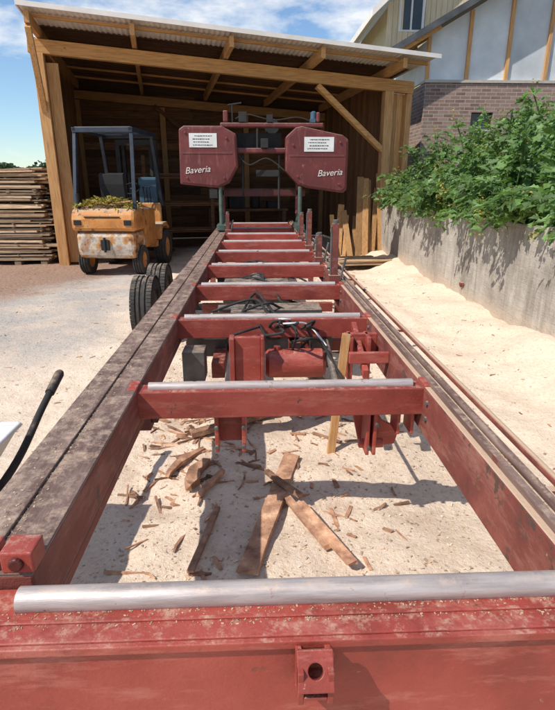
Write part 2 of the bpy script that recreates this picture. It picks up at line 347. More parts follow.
k=MB(); k.b2(-.44,-.31,2.9,3.05,.42,.60); k.b2(-.46,-.2,3.3,3.5,.44,.64,.8); k.b2(.05,.2,3.2,3.32,.50,.66,1.5); k.cyl((.1,3.26,.66),(.1,3.26,.70),.03,12); k.cyl((.16,3.26,.66),(.16,3.26,.69),.02,12)
k.b2(.36,.5,3.3,3.6,.35,.66,.7); k.b2(-.3,.3,4.6,5.0,.42,.66,.5); k.lathe((0,4.9,.58),(0,1,0),[(0,.02),(0,.1),(.3,.1),(.3,.02)],20)
k.b2(-.42,-.05,5.6,6.0,.42,.66,.5); k.b2(.1,.5,3.85,4.1,.45,.62,.7); k.b2(-.2,.1,3.8,4.15,.40,.60,.4)
k.cyl((-.05,2.95,.45),(-.3,3.8,.5),.025,12); k.cyl((.42,2.5,.5),(.44,3.3,.6),.02,12); k.cyl((-.3,4.0,.6),(.4,4.2,.55),.03,12,tint=1.4)
for x,z in ((-.176,.47),(-.176,.56),(-.061,.47),(-.061,.56),(.478,.45),(.508,.56),(.608,.56)):
    k.cyl((x,1.985,z),(x,2.0,z),.010,8)
k.build('hydraulic_pump_and_valves',GREYM,mill,.003)
k=MB()
random.seed(3)
for i in range(9):
    x0=U(-.1,.45); pts=[(x0,3.2+U(-.1,.2),.66),(x0+U(-.12,.12),3.0+U(-.1,.1),.70+U(-.03,.04)),(x0+U(-.2,.2),2.95+U(0,.4),.62+U(-.1,.1)),(x0+U(-.3,.3),3.6,.5)]
    k.tube(pts,.008)
k.tube([(.2,3.0,.62),(.28,2.85,.69),(.38,2.95,.64),(.44,2.8,.55),(.5,2.2,.48)],.009)
for yy in (3.9,4.4,5.0,5.8):
    for q in range(3): k.tube([(U(-.4,-.1),yy,.6),(U(-.1,.1),yy+U(-.3,.3),.68),(U(.1,.3),yy+U(-.3,.3),.62),(U(.3,.6),yy+U(-.2,.2),.5)],.010)
k.build('hydraulic_hoses',DARK,mill,0,True)
k=MB(); k.tube([(.1,3.2,.68),(.2,3.05,.73),(.32,3.12,.70),(.42,3.0,.6)],.006); k.tube([(.08,3.3,.68),(.16,3.12,.74),(.26,3.2,.7),(.34,3.3,.6)],.006); k.build('pale_cables',WHITE,mill,0,True)
k=MB(); s=MB()
for (x,y,h) in ((.655,4.33,1.22),(.655,6.47,1.20),(.655,5.42,1.02),(.655,7.6,1.1),(-.45,8.7,1.05)):
    k.b2(x-.028,x+.028,y-.0,y+.05,.60,h); k.b2(x-.045,x+.045,y-.012,y+.062,.70,.80)
    s.b2(x-.036,x-.028,y-.002,y+.052,.80,h-.02); s.cyl((x,y+.025,h),(x,y+.025,h+.03),.026,14); s.cyl((x-.06,y+.03,.86),(x+.06,y+.03,.86),.014,10)
    s.cyl((x+.045,y+.0,.74),(x+.09,y-.02,.95),.01,8)
k.build('log_stops',REDD,mill,.004); s.build('log_stop_faces',GREYM,mill,.002)
# tyres
def tyre(mb,c,r,w,n=48,axis=(1,0,0)):
    h=w/2; pr=[(-h*.7,r*.55),(-h*.95,r*.62),(-h,r*.8),(-h*.92,r*.93),(-h*.78,r*.985)]
    for a in (-.5,0,.5): pr+=[(h*(a-.14),r),(h*(a-.08),r-.014),(h*(a+.08),r-.014),(h*(a+.14),r)]
    pr+=[(h*.78,r*.985),(h*.92,r*.93),(h,r*.8),(h*.95,r*.62),(h*.7,r*.55)]
    mb.lathe(c,axis,pr,n)
def lugs(mb,c,r,w,n=36):
    for i in range(n):
        a=2*math.pi*i/n
        for sx in (-1,1):
            p=Vector((c[0]+sx*w*.38,c[1]+math.cos(a+sx*.04)*r*.985,c[2]+math.sin(a+sx*.04)*r*.985))
            mb.box(p,(w*.22,r*.10,.010),Matrix.Rotation(a-math.pi/2,3,'X'))
def rim(mb,c,r,w,axis=(1,0,0)):
    h=w/2; mb.lathe(c,axis,[(-h*.72,r*.56),(-h*.6,r*.5),(-h*.1,r*.42),(0,r*.15),(h*.1,r*.15),(.0+h*.2,r*.42),(h*.6,r*.5),(h*.72,r*.56)],28)
    mb.lathe(c,axis,[(-h*.5,.01),(-h*.5,r*.18),(h*.5,r*.18),(h*.5,.01)],16)
k=MB(); s=MB()
for y in (5.25,6.05):
    tyre(k,(-1.12,y,.325),.325,.21); lugs(k,(-1.12,y,.325),.325,.21,54); rim(s,(-1.12,y,.325),.325,.21)
k.build('road_tyres',RUB,mill,0,True); s.build('wheel_rims',GREYM,mill,0,True)
k=MB()
for y in (5.25,6.05): k.b2(-1.05,.3,y-.03,y+.03,.295,.355)
k.b2(-.80,-.72,5.1,6.2,.40,.52); k.build('axles',DARK,mill,.004)
# saw head
HY=9.0
k=MB()
def xz(poly,y,dep): k.prism(poly,(0,y,0),(1,0,0),(0,0,1),(0,dep,0))
LB=[(-1.22,1.50),(-1.20,2.33),(-1.12,2.38),(-.52,2.38),(-.29,2.26),(-.27,1.78),(-.42,1.52),(-.60,1.44)]
RB=[(.50,1.70),(.50,2.22),(.66,2.36),(.76,2.38),(1.42,2.25),(1.52,2.18),(1.52,1.42),(1.46,1.36),(.86,1.44),(.70,1.50)]
xz(LB,HY,.34); xz(RB,HY,.34)
k.b2(-.40,.55,HY+.10,HY+.24,1.98,2.06); k.b2(-.55,1.12,HY+.12,HY+.26,2.37,2.44); k.b2(-.62,.86,HY+.36,HY+.46,1.30,1.42,.6)
for x in (-.57,.745):
    k.b2(x-.05,x+.05,HY+.36,HY+.46,1.0,2.36); 
k.b2(-.5,-.42,HY+.13,HY+.2,2.45,2.62); k.b2(1.0,1.06,HY+.13,HY+.2,2.45,2.6)
k.build('saw_head_housing',HEAD,mill,.02)
k=MB()
for P in (LB,RB):
    cx=sum(p[0] for p in P)/len(P); cz=sum(p[1] for p in P)/len(P)
    Q=[(cx+(a-cx)*.93,cz+(b_-cz)*.93) for a,b_ in P]; k.prism(Q,(0,HY-.010,0),(1,0,0),(0,0,1),(0,.02,0))
k.b2(-1.16,-.36,HY-.016,HY-.010,1.96,1.985); k.b2(.56,1.46,HY-.016,HY-.010,1.92,1.945)
for x,z in ((-1.1,1.6),(-.5,1.6),(-1.1,2.28),(-.45,2.2),(1.38,1.5),(.7,1.62),(1.38,2.14),(.62,2.1)): k.cyl((x,HY-.03,z),(x,HY-.01,z),.018,10,tint=1.5)
k.build('wheel_guard_doors',HEAD,mill,.005)
k=MB(); k.b2(-1.04,-.60,HY-.018,HY-.012,2.06,2.27); k.b2(.80,1.28,HY-.018,HY-.012,2.00,2.22); k.build('maker_plates',WHITE,mill,.001)
k=MB()
for (x0,x1,zt) in ((-1.0,-.64,2.24),(.85,1.23,2.19)):
    for r_ in range(4):
        z=zt-.045*r_; x=x0+U(0,.05); xe=x1-U(0,.08)
        while x<xe-.02:
            w=U(.012,.04); k.b2(x,min(x+w,xe),HY-.0215,HY-.0178,z-U(.012,.018),z-.004); x+=w+.010
k.build('plate_print',INK,mill)
for i,(x,z,rot) in enumerate(((-1.13,1.66,.20),(1.02,1.62,.16))):
    cu=bpy.data.curves.new('lettering','FONT'); cu.body='Baveria'; cu.size=.14; cu.extrude=.002; cu.shear=.3
    o=bpy.data.objects.new('lettering',cu); COL.objects.link(o); o.rotation_euler=(math.radians(90),-rot*0.4,0); o.location=(x,HY-.016,z); cu.materials.append(PALEINK); o.parent=mill
k=MB()
for x in (-.57,.745):
    k.cyl((x-.0,HY+.05,.77),(x,HY+.05,1.46),.035,14); k.b2(x-.07,x+.07,HY-.15,HY+.6,.77,.86); k.cyl((x+.0,HY+.55,.77),(x,HY+.55,1.9),.03,14)
k.build('head_columns',HOSEG,mill,.004)
k=MB()
k.b2(-.35,.45,HY+.3,HY+.8,2.06,2.3,.7); k.lathe((.9,HY+.35,1.9),(0,1,0),[(0,.02),(0,.3),(.25,.3),(.25,.02)],24); k.lathe((.3,HY+.5,2.42),(0,1,0),[(0,.02),(0,.12),(.3,.12),(.3,.02)],20)
k.b2(-.25,-.12,HY+.12,HY+.2,2.45,2.60); k.b2(.2,.3,HY+.12,HY+.25,2.45,2.56); k.cyl((-.35,HY+.15,2.45),(-.35,HY+.15,2.72),.012,8); k.cyl((-.42,HY+.15,2.70),(-.2,HY+.15,2.73),.012,8)
k.cyl((.05,HY+.15,2.06),(.05,HY+.15,2.36),.02,8); k.b2(.02,.4,HY+.12,HY+.16,1.62,1.72); k.cyl((.4,HY+.14,1.1),(.4,HY+.14,1.95),.018,8); k.cyl((-.2,HY+.14,1.3),(-.2,HY+.14,1.95),.018,8)
k.tube([(-.3,HY+.15,2.5),(-.1,HY+.13,2.56),(.3,HY+.13,2.48),(.7,HY+.13,2.52),(.95,HY+.15,2.45)],.010)
k.tube([(-.3,HY+.1,2.0),(-.1,HY+.05,1.8),(.2,HY+.08,1.9),(.5,HY+.05,1.7)],.012)
k.b2(-.75,-.62,HY+.02,HY+.12,1.28,1.42); k.b2(.1,.22,HY+.02,HY+.12,2.06,2.2)
k.build('engine_and_guides',DARK,mill,.006)
k=MB(); k.lathe((.96,HY+.2,2.5),(0,0,1),[(0,.02),(0,.05),(.1,.05),(.12,.02)],14); k.b2(.9,.99,HY+.13,HY+.22,2.45,2.5); k.build('head_cap',BLUE,mill,0,True)
k=MB(); k.beam((.50,2.78,.74),(.42,2.68,.02),.045,.022,up=(0,1,0),tint=.8,jit=.004); k.build('prop_stick',WOODZ,mill,.002)

# ------------------------------------------------------------ wheelbarrow
wb=empty('wheelbarrow')
k=MB()
T=[(-1.62,1.15),(-1.02,1.15),(-1.0,2.02),(-1.64,2.02)]; Bm=[(-1.5,1.42),(-1.14,1.42),(-1.14,1.86),(-1.5,1.86)]
vs=[(x,y,.58) for x,y in T]+[(x,y,.34) for x,y in Bm]+[(x*1.0+(.008 if x<-1.3 else -.008),y+(.008 if y<1.5 else -.008),.582) for x,y in T]+[(x,y,.348) for x,y in Bm]
fs=[]
for i in range(4):
    j=(i+1)%4; fs+=[(i,j,4+j,4+i),(8+i,12+i,12+j,8+j),(i,8+i,8+j,j)]
fs+=[(4,5,6,7),(12,15,14,13)]
k.add(vs,fs)
for i in range(4):
    a,b_=T[i],T[(i+1)%4]; k.cyl((a[0],a[1],.582),(b_[0],b_[1],.582),.011,10)
k.build('tray',WHITE,wb,0,True)
k=MB()
for x in (-1.0,-1.58):
    q=-1.29+(x+1.29)*.5
    k.tube([(q,1.0,.20),(x*.5+q*.5,1.5,.33),(x,1.9,.44),(x,2.25,.55),(x,2.42,.60)],.016,10)
    k.tube([(x,1.8,.42),(x,1.9,.15),(x,1.98,.02),(x,1.7,.02),(x,1.55,.34)],.013)
k.build('frame_tubes',DARK,wb,0,True)
k=MB(); tyre(k,(-1.29,.98,.19),.185,.09,32); 
for x in (-1.0,-1.58): k.lathe((x,2.36,.583),(0,.17,.05),[(0,.012),(.0,.022),(.15,.023),(.165,.018),(.17,.005)],14)
k.build('wheel_and_grips',RUB,wb,0,True)

# ------------------------------------------------------------ concrete wall
def concrete():
    m,nt,b,co=base('stained_concrete')
    n=noi(nt,co,2.2,7,.75); c=ramp(nt,n,[(.3,(.29,.25,.205)),(.5,(.43,.38,.325)),(.7,(.56,.51,.44))])
    st=noi(nt,co,3.2,6,.7,(1,1.6,.22)); c=mix(nt,ramp(nt,st,[(.48,0.),(.66,.7)]),c,(.21,.18,.145))
    sp=nt.nodes.new('ShaderNodeSeparateXYZ'); nt.links.new(co,sp.inputs[0])
    hb=math_(nt,'ADD',sp.outputs[2],math_(nt,'MULTIPLY',noi(nt,co,2.5,6,.7),.5)); c=mix(nt,ramp(nt,hb,[(.36,.75),(.6,0.)]),c,(.60,.46,.34))
    nt.links.new(c,b.inputs['Base Color']); b.inputs['Roughness'].default_value=.9
    bp=nt.nodes.new('ShaderNodeBump'); bp.inputs['Strength'].default_value=.7; bp.inputs['Distance'].default_value=.018
    nt.links.new(math_(nt,'ADD',noi(nt,co,40,5,.7),noi(nt,co,9,5,.7,(1,.3,2.5))),bp.inputs['Height']); nt.links.new(bp.outputs[0],b.inputs['Normal']); return m
CON=concrete()
k=MB(); y=-3.2; random.seed(5)
while y<11.2:
    y2=min(y+3.6,11.25); o=U(-.006,.006)
    k.b2(2.64+o,2.84,y+.002,y2-.002,-.1,1.15+U(-.006,.006)); y=y2
k.b2(2.66,2.835,-3.1,11.2,-.05,1.12)
k.build('retaining_wall',CON,None,.012)
k=MB()
k.cyl((2.60,6.5,.30),(2.66,6.5,.30),.025,12); k.beam((2.625,6.45,.31),(2.625,6.53,.27),.02,.03)
k.build('drain_stub',REDD,bpy.data.objects['retaining_wall'],0,True)
k=MB()
yy=[-3.2+i*.4 for i in range(45)]; xx=[2.83,3.2,3.7,4.3,5,6,8,12,30]
k.v=[(x,y,1.06+.10*noise.noise(Vector((x,y,3)))*(x>3)) for y in yy for x in xx]
k.f=[(j*9+i,j*9+i+1,(j+1)*9+i+1,(j+1)*9+i) for j in range(44) for i in range(8)]; k.t=[1]*len(k.f)
k.build('planting_bed',SOIL)

# ------------------------------------------------------------ shrubs
def leaf(mb,p,n,dr,L,W,tint):
    n=Vector(n).normalized(); d=Vector(dr); d=(d-n*d.dot(n)); 
    if d.length<1e-3: d=Vector((1,0,0)).cross(n)
    d.normalize(); s=d.cross(n); p=Vector(p); f=.18*W
    pts=[p,p+d*L*.3+s*W*.42+n*f,p+d*L*.42+s*W*.25+n*f*.6,p+d*L*.62+s*W*.5+n*f,p+d*L*.72+s*W*.2+n*f*.3,p+d*L-n*L*.12,
         p+d*L*.72-s*W*.2+n*f*.3,p+d*L*.62-s*W*.5+n*f,p+d*L*.42-s*W*.25+n*f*.6,p+d*L*.3-s*W*.42+n*f,p+d*L*.5]
    mb.add(pts,[(0,1,2,10),(2,3,4,10),(4,5,10),(10,5,6),(10,6,7,8),(0,10,8,9)],tint)
def shrub(name,cx,cy,h,rad,nst,over=0.):
    e=empty(name,(cx,cy,1.05)); L=MB(); S=MB(); F=MB()
    for i in range(nst):
        a=U(0,6.28); lean=U(.1,.8)*rad; hh=h*U(.5,1.15)
        base_=Vector((U(-.15,.15),U(-.15,.15),0)); top=Vector((math.cos(a)*lean,math.sin(a)*lean,hh))
        if over and R()<.6:
            top=Vector((-(cx-2.64)-U(.05,.46),U(-.4,.4),hh*U(-.05,.5))) ; 
        mid=(base_+top)/2+Vector((U(-.06,.06),U(-.06,.06),hh*.16))
        if over and top.x<-(cx-2.7): mid.z=max(mid.z,.42); mid.x=top.x*.5
        S.tube([base_,mid,top],.009,5)
        nl=int(hh*22)+7
        for j in range(nl):
            t=(j+R())/nl; t=.12+.88*t; p=(base_*(1-t)**2+mid*2*t*(1-t)+top*t*t)
            b2=U(0,6.28); out=Vector((math.cos(b2),math.sin(b2),U(-.1,.5))); p2=p+out*U(.04,.20)*(1.2-.65*t)
            ct=U(.65,1.3)
            for q in range(3):
                pp=p2+Vector((U(-.06,.06),U(-.06,.06),U(-.04,.04)))
                nn=Vector((U(-.9,.9)-.2,U(-.9,.9)-.2,1.))
                dd=out+Vector((U(-.9,.9),U(-.9,.9),U(-1.1,.1))); sz=U(.08,.185)*(1.15-.45*t)
                leaf(L,pp,nn,dd,sz,sz*U(.45,.78),ct*U(.7,1.25))
        if R()<.45:
            for q in range(14): leaf(F,top+Vector((U(-.06,.06),U(-.06,.06),U(-.05,.14))),(U(-1,1),U(-1,1),1),(U(-1,1),U(-1,1),.3),.035,.03,U(.5,1.1))
    L.build('leaves',LEAF,e); S.build('stems',LEAF,e,0,True)
    if F.v: F.build('seed_heads',YEL,e)
random.seed(11)
specs=[(3.0,10.7,.62,.45,9,0),(3.15,10.1,.95,.5,10,1),(3.1,9.5,1.2,.5,11,1),(3.05,8.8,1.05,.5,12,1),(3.1,8.1,1.35,.55,12,1),(3.0,7.4,1.1,.5,13,1),
       (3.15,6.8,1.22,.55,14,1),(3.05,6.2,1.02,.55,14,1),(3.15,5.6,1.15,.55,14,1),(3.1,5.0,1.05,.55,12,1),(3.1,4.3,1.0,.55,10,1),
       (3.8,9.9,1.0,.6,11,0),(3.8,9.0,1.3,.6,12,0),(3.85,8.1,1.42,.6,12,0),(3.8,7.2,1.38,.6,12,0),(3.9,6.3,1.3,.6,12,0),(3.9,5.3,1.2,.6,10,0),(4.6,8.8,1.4,.6,11,0),(4.6,7.6,1.6,.6,11,0),(4.7,6.5,1.5,.6,10,0)]
for sp_ in specs: shrub('leafy_shrub',*sp_)

# ------------------------------------------------------------ timber shed
shed=empty('timber_shed',(-3.7,10.3,0),math.radians(10))
def zb(t): return 3.74-.060*t
W=6.48; D=4.6
k=MB()
k.b2(-.09,.09,-.09,.09,0,zb(0)-.11); k.b2(W-.09,W+.09,-.09,.09,0,zb(W)-.11); k.b2(W+.38,W+.50,-.06,.06,1.0,zb(W+.5)-.11)
for t in (0,2.1,4.3,W): k.b2(t-.07,t+.07,D-.10-.14,D-.10,0,zb(t)-.25,.6)
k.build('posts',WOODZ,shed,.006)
k=MB()
k.beam((-.15,0,zb(-.15)),(W+.52,0,zb(W+.52)),.13,.22,tint=.95)
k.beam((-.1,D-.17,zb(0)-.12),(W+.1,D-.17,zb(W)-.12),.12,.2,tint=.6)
k.beam((5.0,-.01,zb(5.0)-.14),(W-.03,-.01,2.12),.10,.14,up=(0,1,0),tint=1.1)
k.build('beams',WOODX,shed,.006)
k=MB()
for i,t in enumerate((0.04,1.62,3.24,4.86,6.42)):
    k.beam((t,-.85,zb(t)+.24),(t,D+.2,zb(t)+.10),.08,.17,tint=U(.9,1.2))
k.beam((0.04,-.82,zb(0)+.12),(0.,-.05,2.72),.09,.12,tint=1.1)
k.build('rafters_and_braces',WOODY,shed,.004)
k=MB()
for y in (-.6,.9,1.9,2.9,3.9): k.beam((-.04,y,zb(-.04)+.30-.027*y),(W+.5,y,zb(W+.5)+.30-.027*y),.05,.04,tint=.9)
k.build('purlins',WOODX,shed)
k=MB(); y=.10; random.seed(14)
while y<D+.2:
    k.beam((-.03,y+.09,zb(-.03)+.352-.031*y),(W+.45,y+.09,zb(W+.45)+.352-.031*y),.176,.018,tint=U(.6,1.2)); y+=.18
k.build('shade_decking',INNER,shed)  # dark boards added below the sheet so the ceiling looks shaded
k=MB(); nc=420; x0=-.05; x1=W+.56
for zoff in (.392,.384):
    o=len(k.v)
    for i in range(nc+1):
        x=x0+(x1-x0)*i/nc; c_=.010*math.sin(x*2*math.pi/.09)
        for (y,dz) in ((-.95,0),(D+.35,-.15)): k.v.append((x,y,zb(x)+zoff+dz+c_))
    for i in range(nc): k.f.append((o+2*i,o+2*i+1,o+2*i+3,o+2*i+2)); k.t.append(1)
k.build('sheet_roof',ROOFM,shed,0,True)
k=MB(); k.beam((x0-.02,-.965,zb(x0)+.385),(x1+.02,-.965,zb(x1)+.385),.022,.07); k.beam((x0-.02,-.95,zb(x0)+.385),(x0-.02,D+.3,zb(x0)+.24),.02,.07); k.build('roof_edge_trim',ROOFM,shed)
k=MB(); random.seed(9)
k.prism([(-.1,.02),(W+.1,.02),(W+.1,zb(W)+.225),(-.1,zb(0)+.225)],(0,D-.055,0),(1,0,0),(0,0,1),(0,.02,0),.35)
z=.05
while z<3.75:
    h=.19; zt=z+h-.008
    x=-.1
    while x<W+.1:
        L=U(1.8,3.2); xe=min(x+L,W+.12)
        if z+h<zb(xe)+.1: k.b2(x,xe-.006,D-.09+U(0,.006),D-.06,z,zt,U(.5,1.5))
        x=xe
    z+=h
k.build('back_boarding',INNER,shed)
k=MB()
y=.1
while y<D-.1:
    w=.17; k.b2(-.06,-.035+U(0,.006),y,y+w-.006,.05,zb(0)+.16,U(.7,1.4)); k.b2(W+.04,W+.065,y,y+w-.006,.05,zb(W)+.16,U(.6,1.2)); y+=w
k.b2(-.08,-.062,.1,D,.05,zb(0)+.15,.5); k.b2(W+.067,W+.085,.1,D,.05,zb(W)+.13,.5)
k.build('side_boarding',M('side_boards',[(.25,(.13,.055,.022)),(.5,(.25,.115,.048)),(.75,(.35,.18,.08))],6,.85,0,.4,20,stretch=(6,6,.5)),shed)
k=MB(); x=W+.10
while x<W+.46:
    w=.13; k.b2(x,x+w-.006,.065,.09+U(0,.004),1.0,zb(x)-.12,U(.85,1.25)); x+=w
k.b2(.10,.30,.02,.05,0.05,3.5,.8)
k.build('front_boarding',WOODZ,shed,.002)
k=MB()
for z in (1.55,2.6): k.b2(0.05,W-.05,D-.16,D-.10,z,z+.12,.9)
k.beam((1.9,D-.2,3.4),(3.4,D-.2,2.2),.1,.1,tint=.9)
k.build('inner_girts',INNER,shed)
e=empty('timber_rack',(-1.75,12.9,0),math.radians(10)); k=MB(); random.seed(17)
for x in (-.8,.7):
    for y in (-.3,.3): k.b2(x-.04,x+.04,y-.04,y+.04,0,2.1,.8)
for z in (.4,1.0,1.6):
    for x in (-.8,.7): k.b2(x-.035,x+.035,-.26,.26,z-.06,z,.8)
    for q in range(9): k.beam((-1.1+U(-.1,.1),-.24+(q%4)*.15,z+.02+(q//4)*.04),(1.0+U(-.2,.1),-.24+(q%4)*.15,z+.02+(q//4)*.04),.13,.03,tint=U(.5,1.5))
k.build('rack_and_boards',INNER,e,.003)
e=empty('workbench',(-.1,14.1,0),math.radians(10)); k=MB(); k.b2(-.9,.9,-.35,.35,.82,.88)
for x in (-.8,.8):
    for y in (-.28,.28): k.b2(x-.05,x+.05,y-.05,y+.05,0,.82)
k.b2(-.85,.85,-.25,.25,.25,.29); k.build('bench',INNER,e,.004)
k=MB(); k.b2(-.6,-.2,-.2,.2,.883,1.2); k.lathe((.1,0,.883),(0,0,1),[(0,.01),(0,.12),(.3,.12),(.33,.05),(.4,.05),(.4,.01)],18); k.b2(.4,.7,-.2,.1,.883,1.05); k.build('tool_boxes',DARK,e,.01)
e=empty('leaning_planks',(2.2,11.2,0)); k=MB(); random.seed(4)
for i in range(11):
    x=-.55+i*.10+U(-.03,.03); k.beam((x,-.25+U(-.1,.1),.0),(x+U(-.1,.15),.25+U(0,.15),U(.8,1.7)),U(.06,.14),.025,up=(0,1,0),tint=U(.5,1.2))
k.build('planks',WOODZ,e,.002)
e=empty('plank_pile',(1.75,9.9,0),.15); k=MB()
for i in range(12): 
    lv=i//5; k.beam((-.7+U(-.1,.1),-.4+(i%5)*.17,.10+.035*lv),(.7+U(-.15,.1),-.4+(i%5)*.17+U(-.04,.04),.10+.035*lv),.14,.03,tint=U(.9,1.4),jit=.004)
for x in (-.4,.5): k.b2(x-.04,x+.04,-.45,.4,0,.082)
k.build('planks',GREYW,e,.003)

# ------------------------------------------------------------ lumber stack
e=empty('lumber_stack',(-5.1,10.9,0)); k=MB(); random.seed(21); z=.08
for b_ in (-1.3,-.4,.5,1.0): k.b2(b_-.06,b_+.06,-.6,.6,0,.08,.6)
while z<1.62:
    h=U(.022,.05); yv=-.6; sh=U(-.15,.12)
    while yv<.55:
        w=U(.12,.24); x0=-1.9+U(-.3,.1); x1=1.16+sh+U(-.20,.12)
        dz=U(-.008,.008); tl=U(-.016,.016)
        k.beam((x0,yv+w/2,z+h/2+dz-tl),(x1,yv+w/2+U(-.03,.03),z+h/2+dz+tl),w-.012,h*U(.7,1),tint=U(.5,1.6),jit=.005); yv+=w
    z+=h*.97
    if R()<.28:
        for b_ in (-1.3,-.4,.5,1.0): k.b2(b_+U(-.03,.03),b_+.04,-.6+U(-.04,.04),.6,z,z+.018,.6)
        z+=.02
for i in range(9): k.beam((-1.6+U(-.3,.3),-.6+i*.13,z+.03),(1.0+U(-.3,.25),-.6+i*.13+U(-.1,.1),z+.04+U(0,.09)),U(.1,.2),.025,tint=U(.8,1.7),jit=.006)
k.build('boards',GREYW,e)

# ------------------------------------------------------------ forklift
fk=empty('forklift',(-2.50,8.95,0),math.radians(-6))
k=MB(); 
prof=[(0.02,.30),(-.02,.46),(-.03,.74),(.55,.74),(.62,.52),(.62,.30)]
k.prism([(a,b_) for a,b_ in prof],(-.50,0,0),(0,1,0),(0,0,1),(1.00,0,0)); k.build('counterweight_lower',WORN,fk,.07)
k=MB(); k.prism([(-.06,.755),(-.07,.95),(-.03,1.08),(.05,1.12),(.62,1.12),(.62,.755)],(-.54,0,0),(0,1,0),(0,0,1),(1.08,0,0)); k.build('counterweight_upper',ORA,fk,.06)
k=MB()
k.b2(-.50,.50,.62,1.25,.42,1.08); k.b2(-.52,.52,1.25,1.72,.35,.50)
for sx in (-1,1):
    k.prism([(1.22,.50),(1.30,.74),(1.48,.80),(1.72,.80),(1.86,.72),(1.86,.64),(1.72,.72),(1.48,.72),(1.38,.66),(1.33,.50)],(sx*.46-.13,0,0),(0,1,0),(0,0,1),(.26,0,0))
k.b2(-.48,.48,1.72,1.80,.35,1.15)
k.build('body_panels',ORA,fk,.03)
k=MB()
for sx in (-1,1):
    k.beam((sx*.50,.12,1.10),(sx*.47,.35,2.33),.06,.06); k.beam((sx*.50,1.78,1.1),(sx*.47,1.45,2.33),.06,.06); k.beam((sx*.47,.30,2.35),(sx*.47,1.6,2.35),.07,.06)
for i in range(8): k.b2(-.47,.47,.33+i*.17,.36+i*.17,2.345,2.39)
k.b2(-.5,.5,.30,.36,2.30,2.38); k.b2(-.5,.5,1.56,1.62,2.30,2.38)
k.build('overhead_guard',NAVY,fk,.006)
k=MB()
for sx in (-1,1):
    k.b2(sx*.36-.04,sx*.36+.04,1.95,2.05,.08,2.3); k.b2(sx*.27-.03,sx*.27+.03,2.0,2.1,.1,2.2); k.cyl((sx*.18,1.98,.2),(sx*.18,1.98,1.7),.035,12)
for z in (.2,1.1,2.2): k.b2(-.36,.36,1.93,1.97,z,z+.1)
k.b2(-.45,.45,2.12,2.16,.2,.3); k.b2(-.45,.45,2.12,2.16,.55,.65)
for sx in (-1,1): k.b2(sx*.3-.05,sx*.3+.05,2.16,3.1,.06,.10); k.b2(sx*.3-.05,sx*.3+.05,2.16,2.2,.06,.7); k.b2(sx*.42-.01,sx*.42+.01,2.16,2.19,.2,1.3)
k.build('mast_and_forks',DARK,fk,.004)
k=MB(); k.b2(-.24,.24,.62,1.12,1.12,1.26); k.prism([(.56,1.2),(.50,1.50),(.50,1.66),(.58,1.68),(.64,1.52),(.70,1.24)],(-.21,0,0),(0,1,0),(0,0,1),(.42,0,0))
k.lathe((0,1.50,1.42),(0,-.6,.8),[(-.012,.16),(0,.175),(.012,.16),(0,.145),(-.012,.16)],24); k.cyl((0,1.72,1.12),(0,1.5,1.42),.025,10)
for x in (.2,.26,.32): k.cyl((x,1.65,1.15),(x,1.6,1.42),.01,8); k.lathe((x,1.6,1.42),(0,0,1),[(0,.01),(.015,.022),(.03,.01)],10)
k.cyl((-.42,.05,1.12),(-.42,.05,1.35),.03,12); k.b2(-.48,-.36,-.085,-.065,.86,.94); k.b2(.36,.48,-.085,-.065,.86,.94); k.b2(-.07,.07,-.06,-.02,.45,.62); k.cyl((0,-.06,.42),(0,-.06,.66),.02,10)
k.b2(-.3,.3,-.082,-.068,.98,1.0)
k.build('seat_and_controls',SEAT,fk,.02)
k=MB(); s=MB()
for sx in (-1,1):
    tyre(k,(sx*.47,.32,.25),.25,.17,32); rim(s,(sx*.47,.32,.25),.25,.17); tyre(k,(sx*.52,1.58,.33),.33,.22,36); rim(s,(sx*.52,1.58,.33),.33,.22)
k.build('tyres',RUB,fk,0,True); s.build('rims',ORA,fk,0,True)
k=MB(); random.seed(8)
for i in range(520):
    a=U(-.5,.5); y=U(0,.5); h=.16*(1-(a/.55)**2)*R()
    leaf(k,(a,y,1.13+h),(U(-1,1),U(-1,1),.8),(U(-1,1),U(-1,1),U(-.2,.5)),U(.04,.11),U(.02,.06),U(.3,1.2))
k.build('leaf_litter',YEL,fk)
k=MB()
for i in range(14): k.beam((U(-.5,.3),U(0,.4),1.15),(U(-.3,.5),U(0,.5),1.15+U(0,.12)),.03,.015,tint=U(.8,1.8))
k.build('wood_scraps',BARK,fk)
k=MB(); k.b2(.05,.40,1.80,1.9,1.15,1.62); k.build('tool_crate',BLUE,fk,.01)

# ------------------------------------------------------------ houses
def brick():
    m,nt,b,co=base('brown_brick'); sp=nt.nodes.new('ShaderNodeSeparateXYZ'); nt.links.new(co,sp.inputs[0])
    cb=nt.nodes.new('ShaderNodeCombineXYZ'); nt.links.new(math_(nt,'ADD',sp.outputs[0],sp.outputs[1]),cb.inputs[0]); nt.links.new(sp.outputs[2],cb.inputs[1])
    t=nt.nodes.new('ShaderNodeTexBrick'); t.inputs['Scale'].default_value=1; t.inputs['Brick Width'].default_value=.24; t.inputs['Row Height'].default_value=.078; t.inputs['Mortar Size'].default_value=.008
    t.inputs['Color1'].default_value=(.17,.095,.075,1); t.inputs['Color2'].default_value=(.32,.20,.155,1); t.inputs['Mortar'].default_value=(.38,.34,.30,1); nt.links.new(cb.outputs[0],t.inputs[0])
    c=mix(nt,ramp(nt,noi(nt,co,2,6,.7),[(.4,0.),(.7,.5)]),t.outputs[0],(.33,.26,.21)); nt.links.new(c,b.inputs['Base Color']); b.inputs['Roughness'].default_value=.9
    bp=nt.nodes.new('ShaderNodeBump'); bp.inputs['Strength'].default_value=.5; bp.inputs['Distance'].default_value=.01; bp.invert=True; nt.links.new(t.outputs[1],bp.inputs['Height']); nt.links.new(bp.outputs[0],b.inputs['Normal']); return m
h=empty('brick_house',(0,13.2,0)); 
k=MB(); 
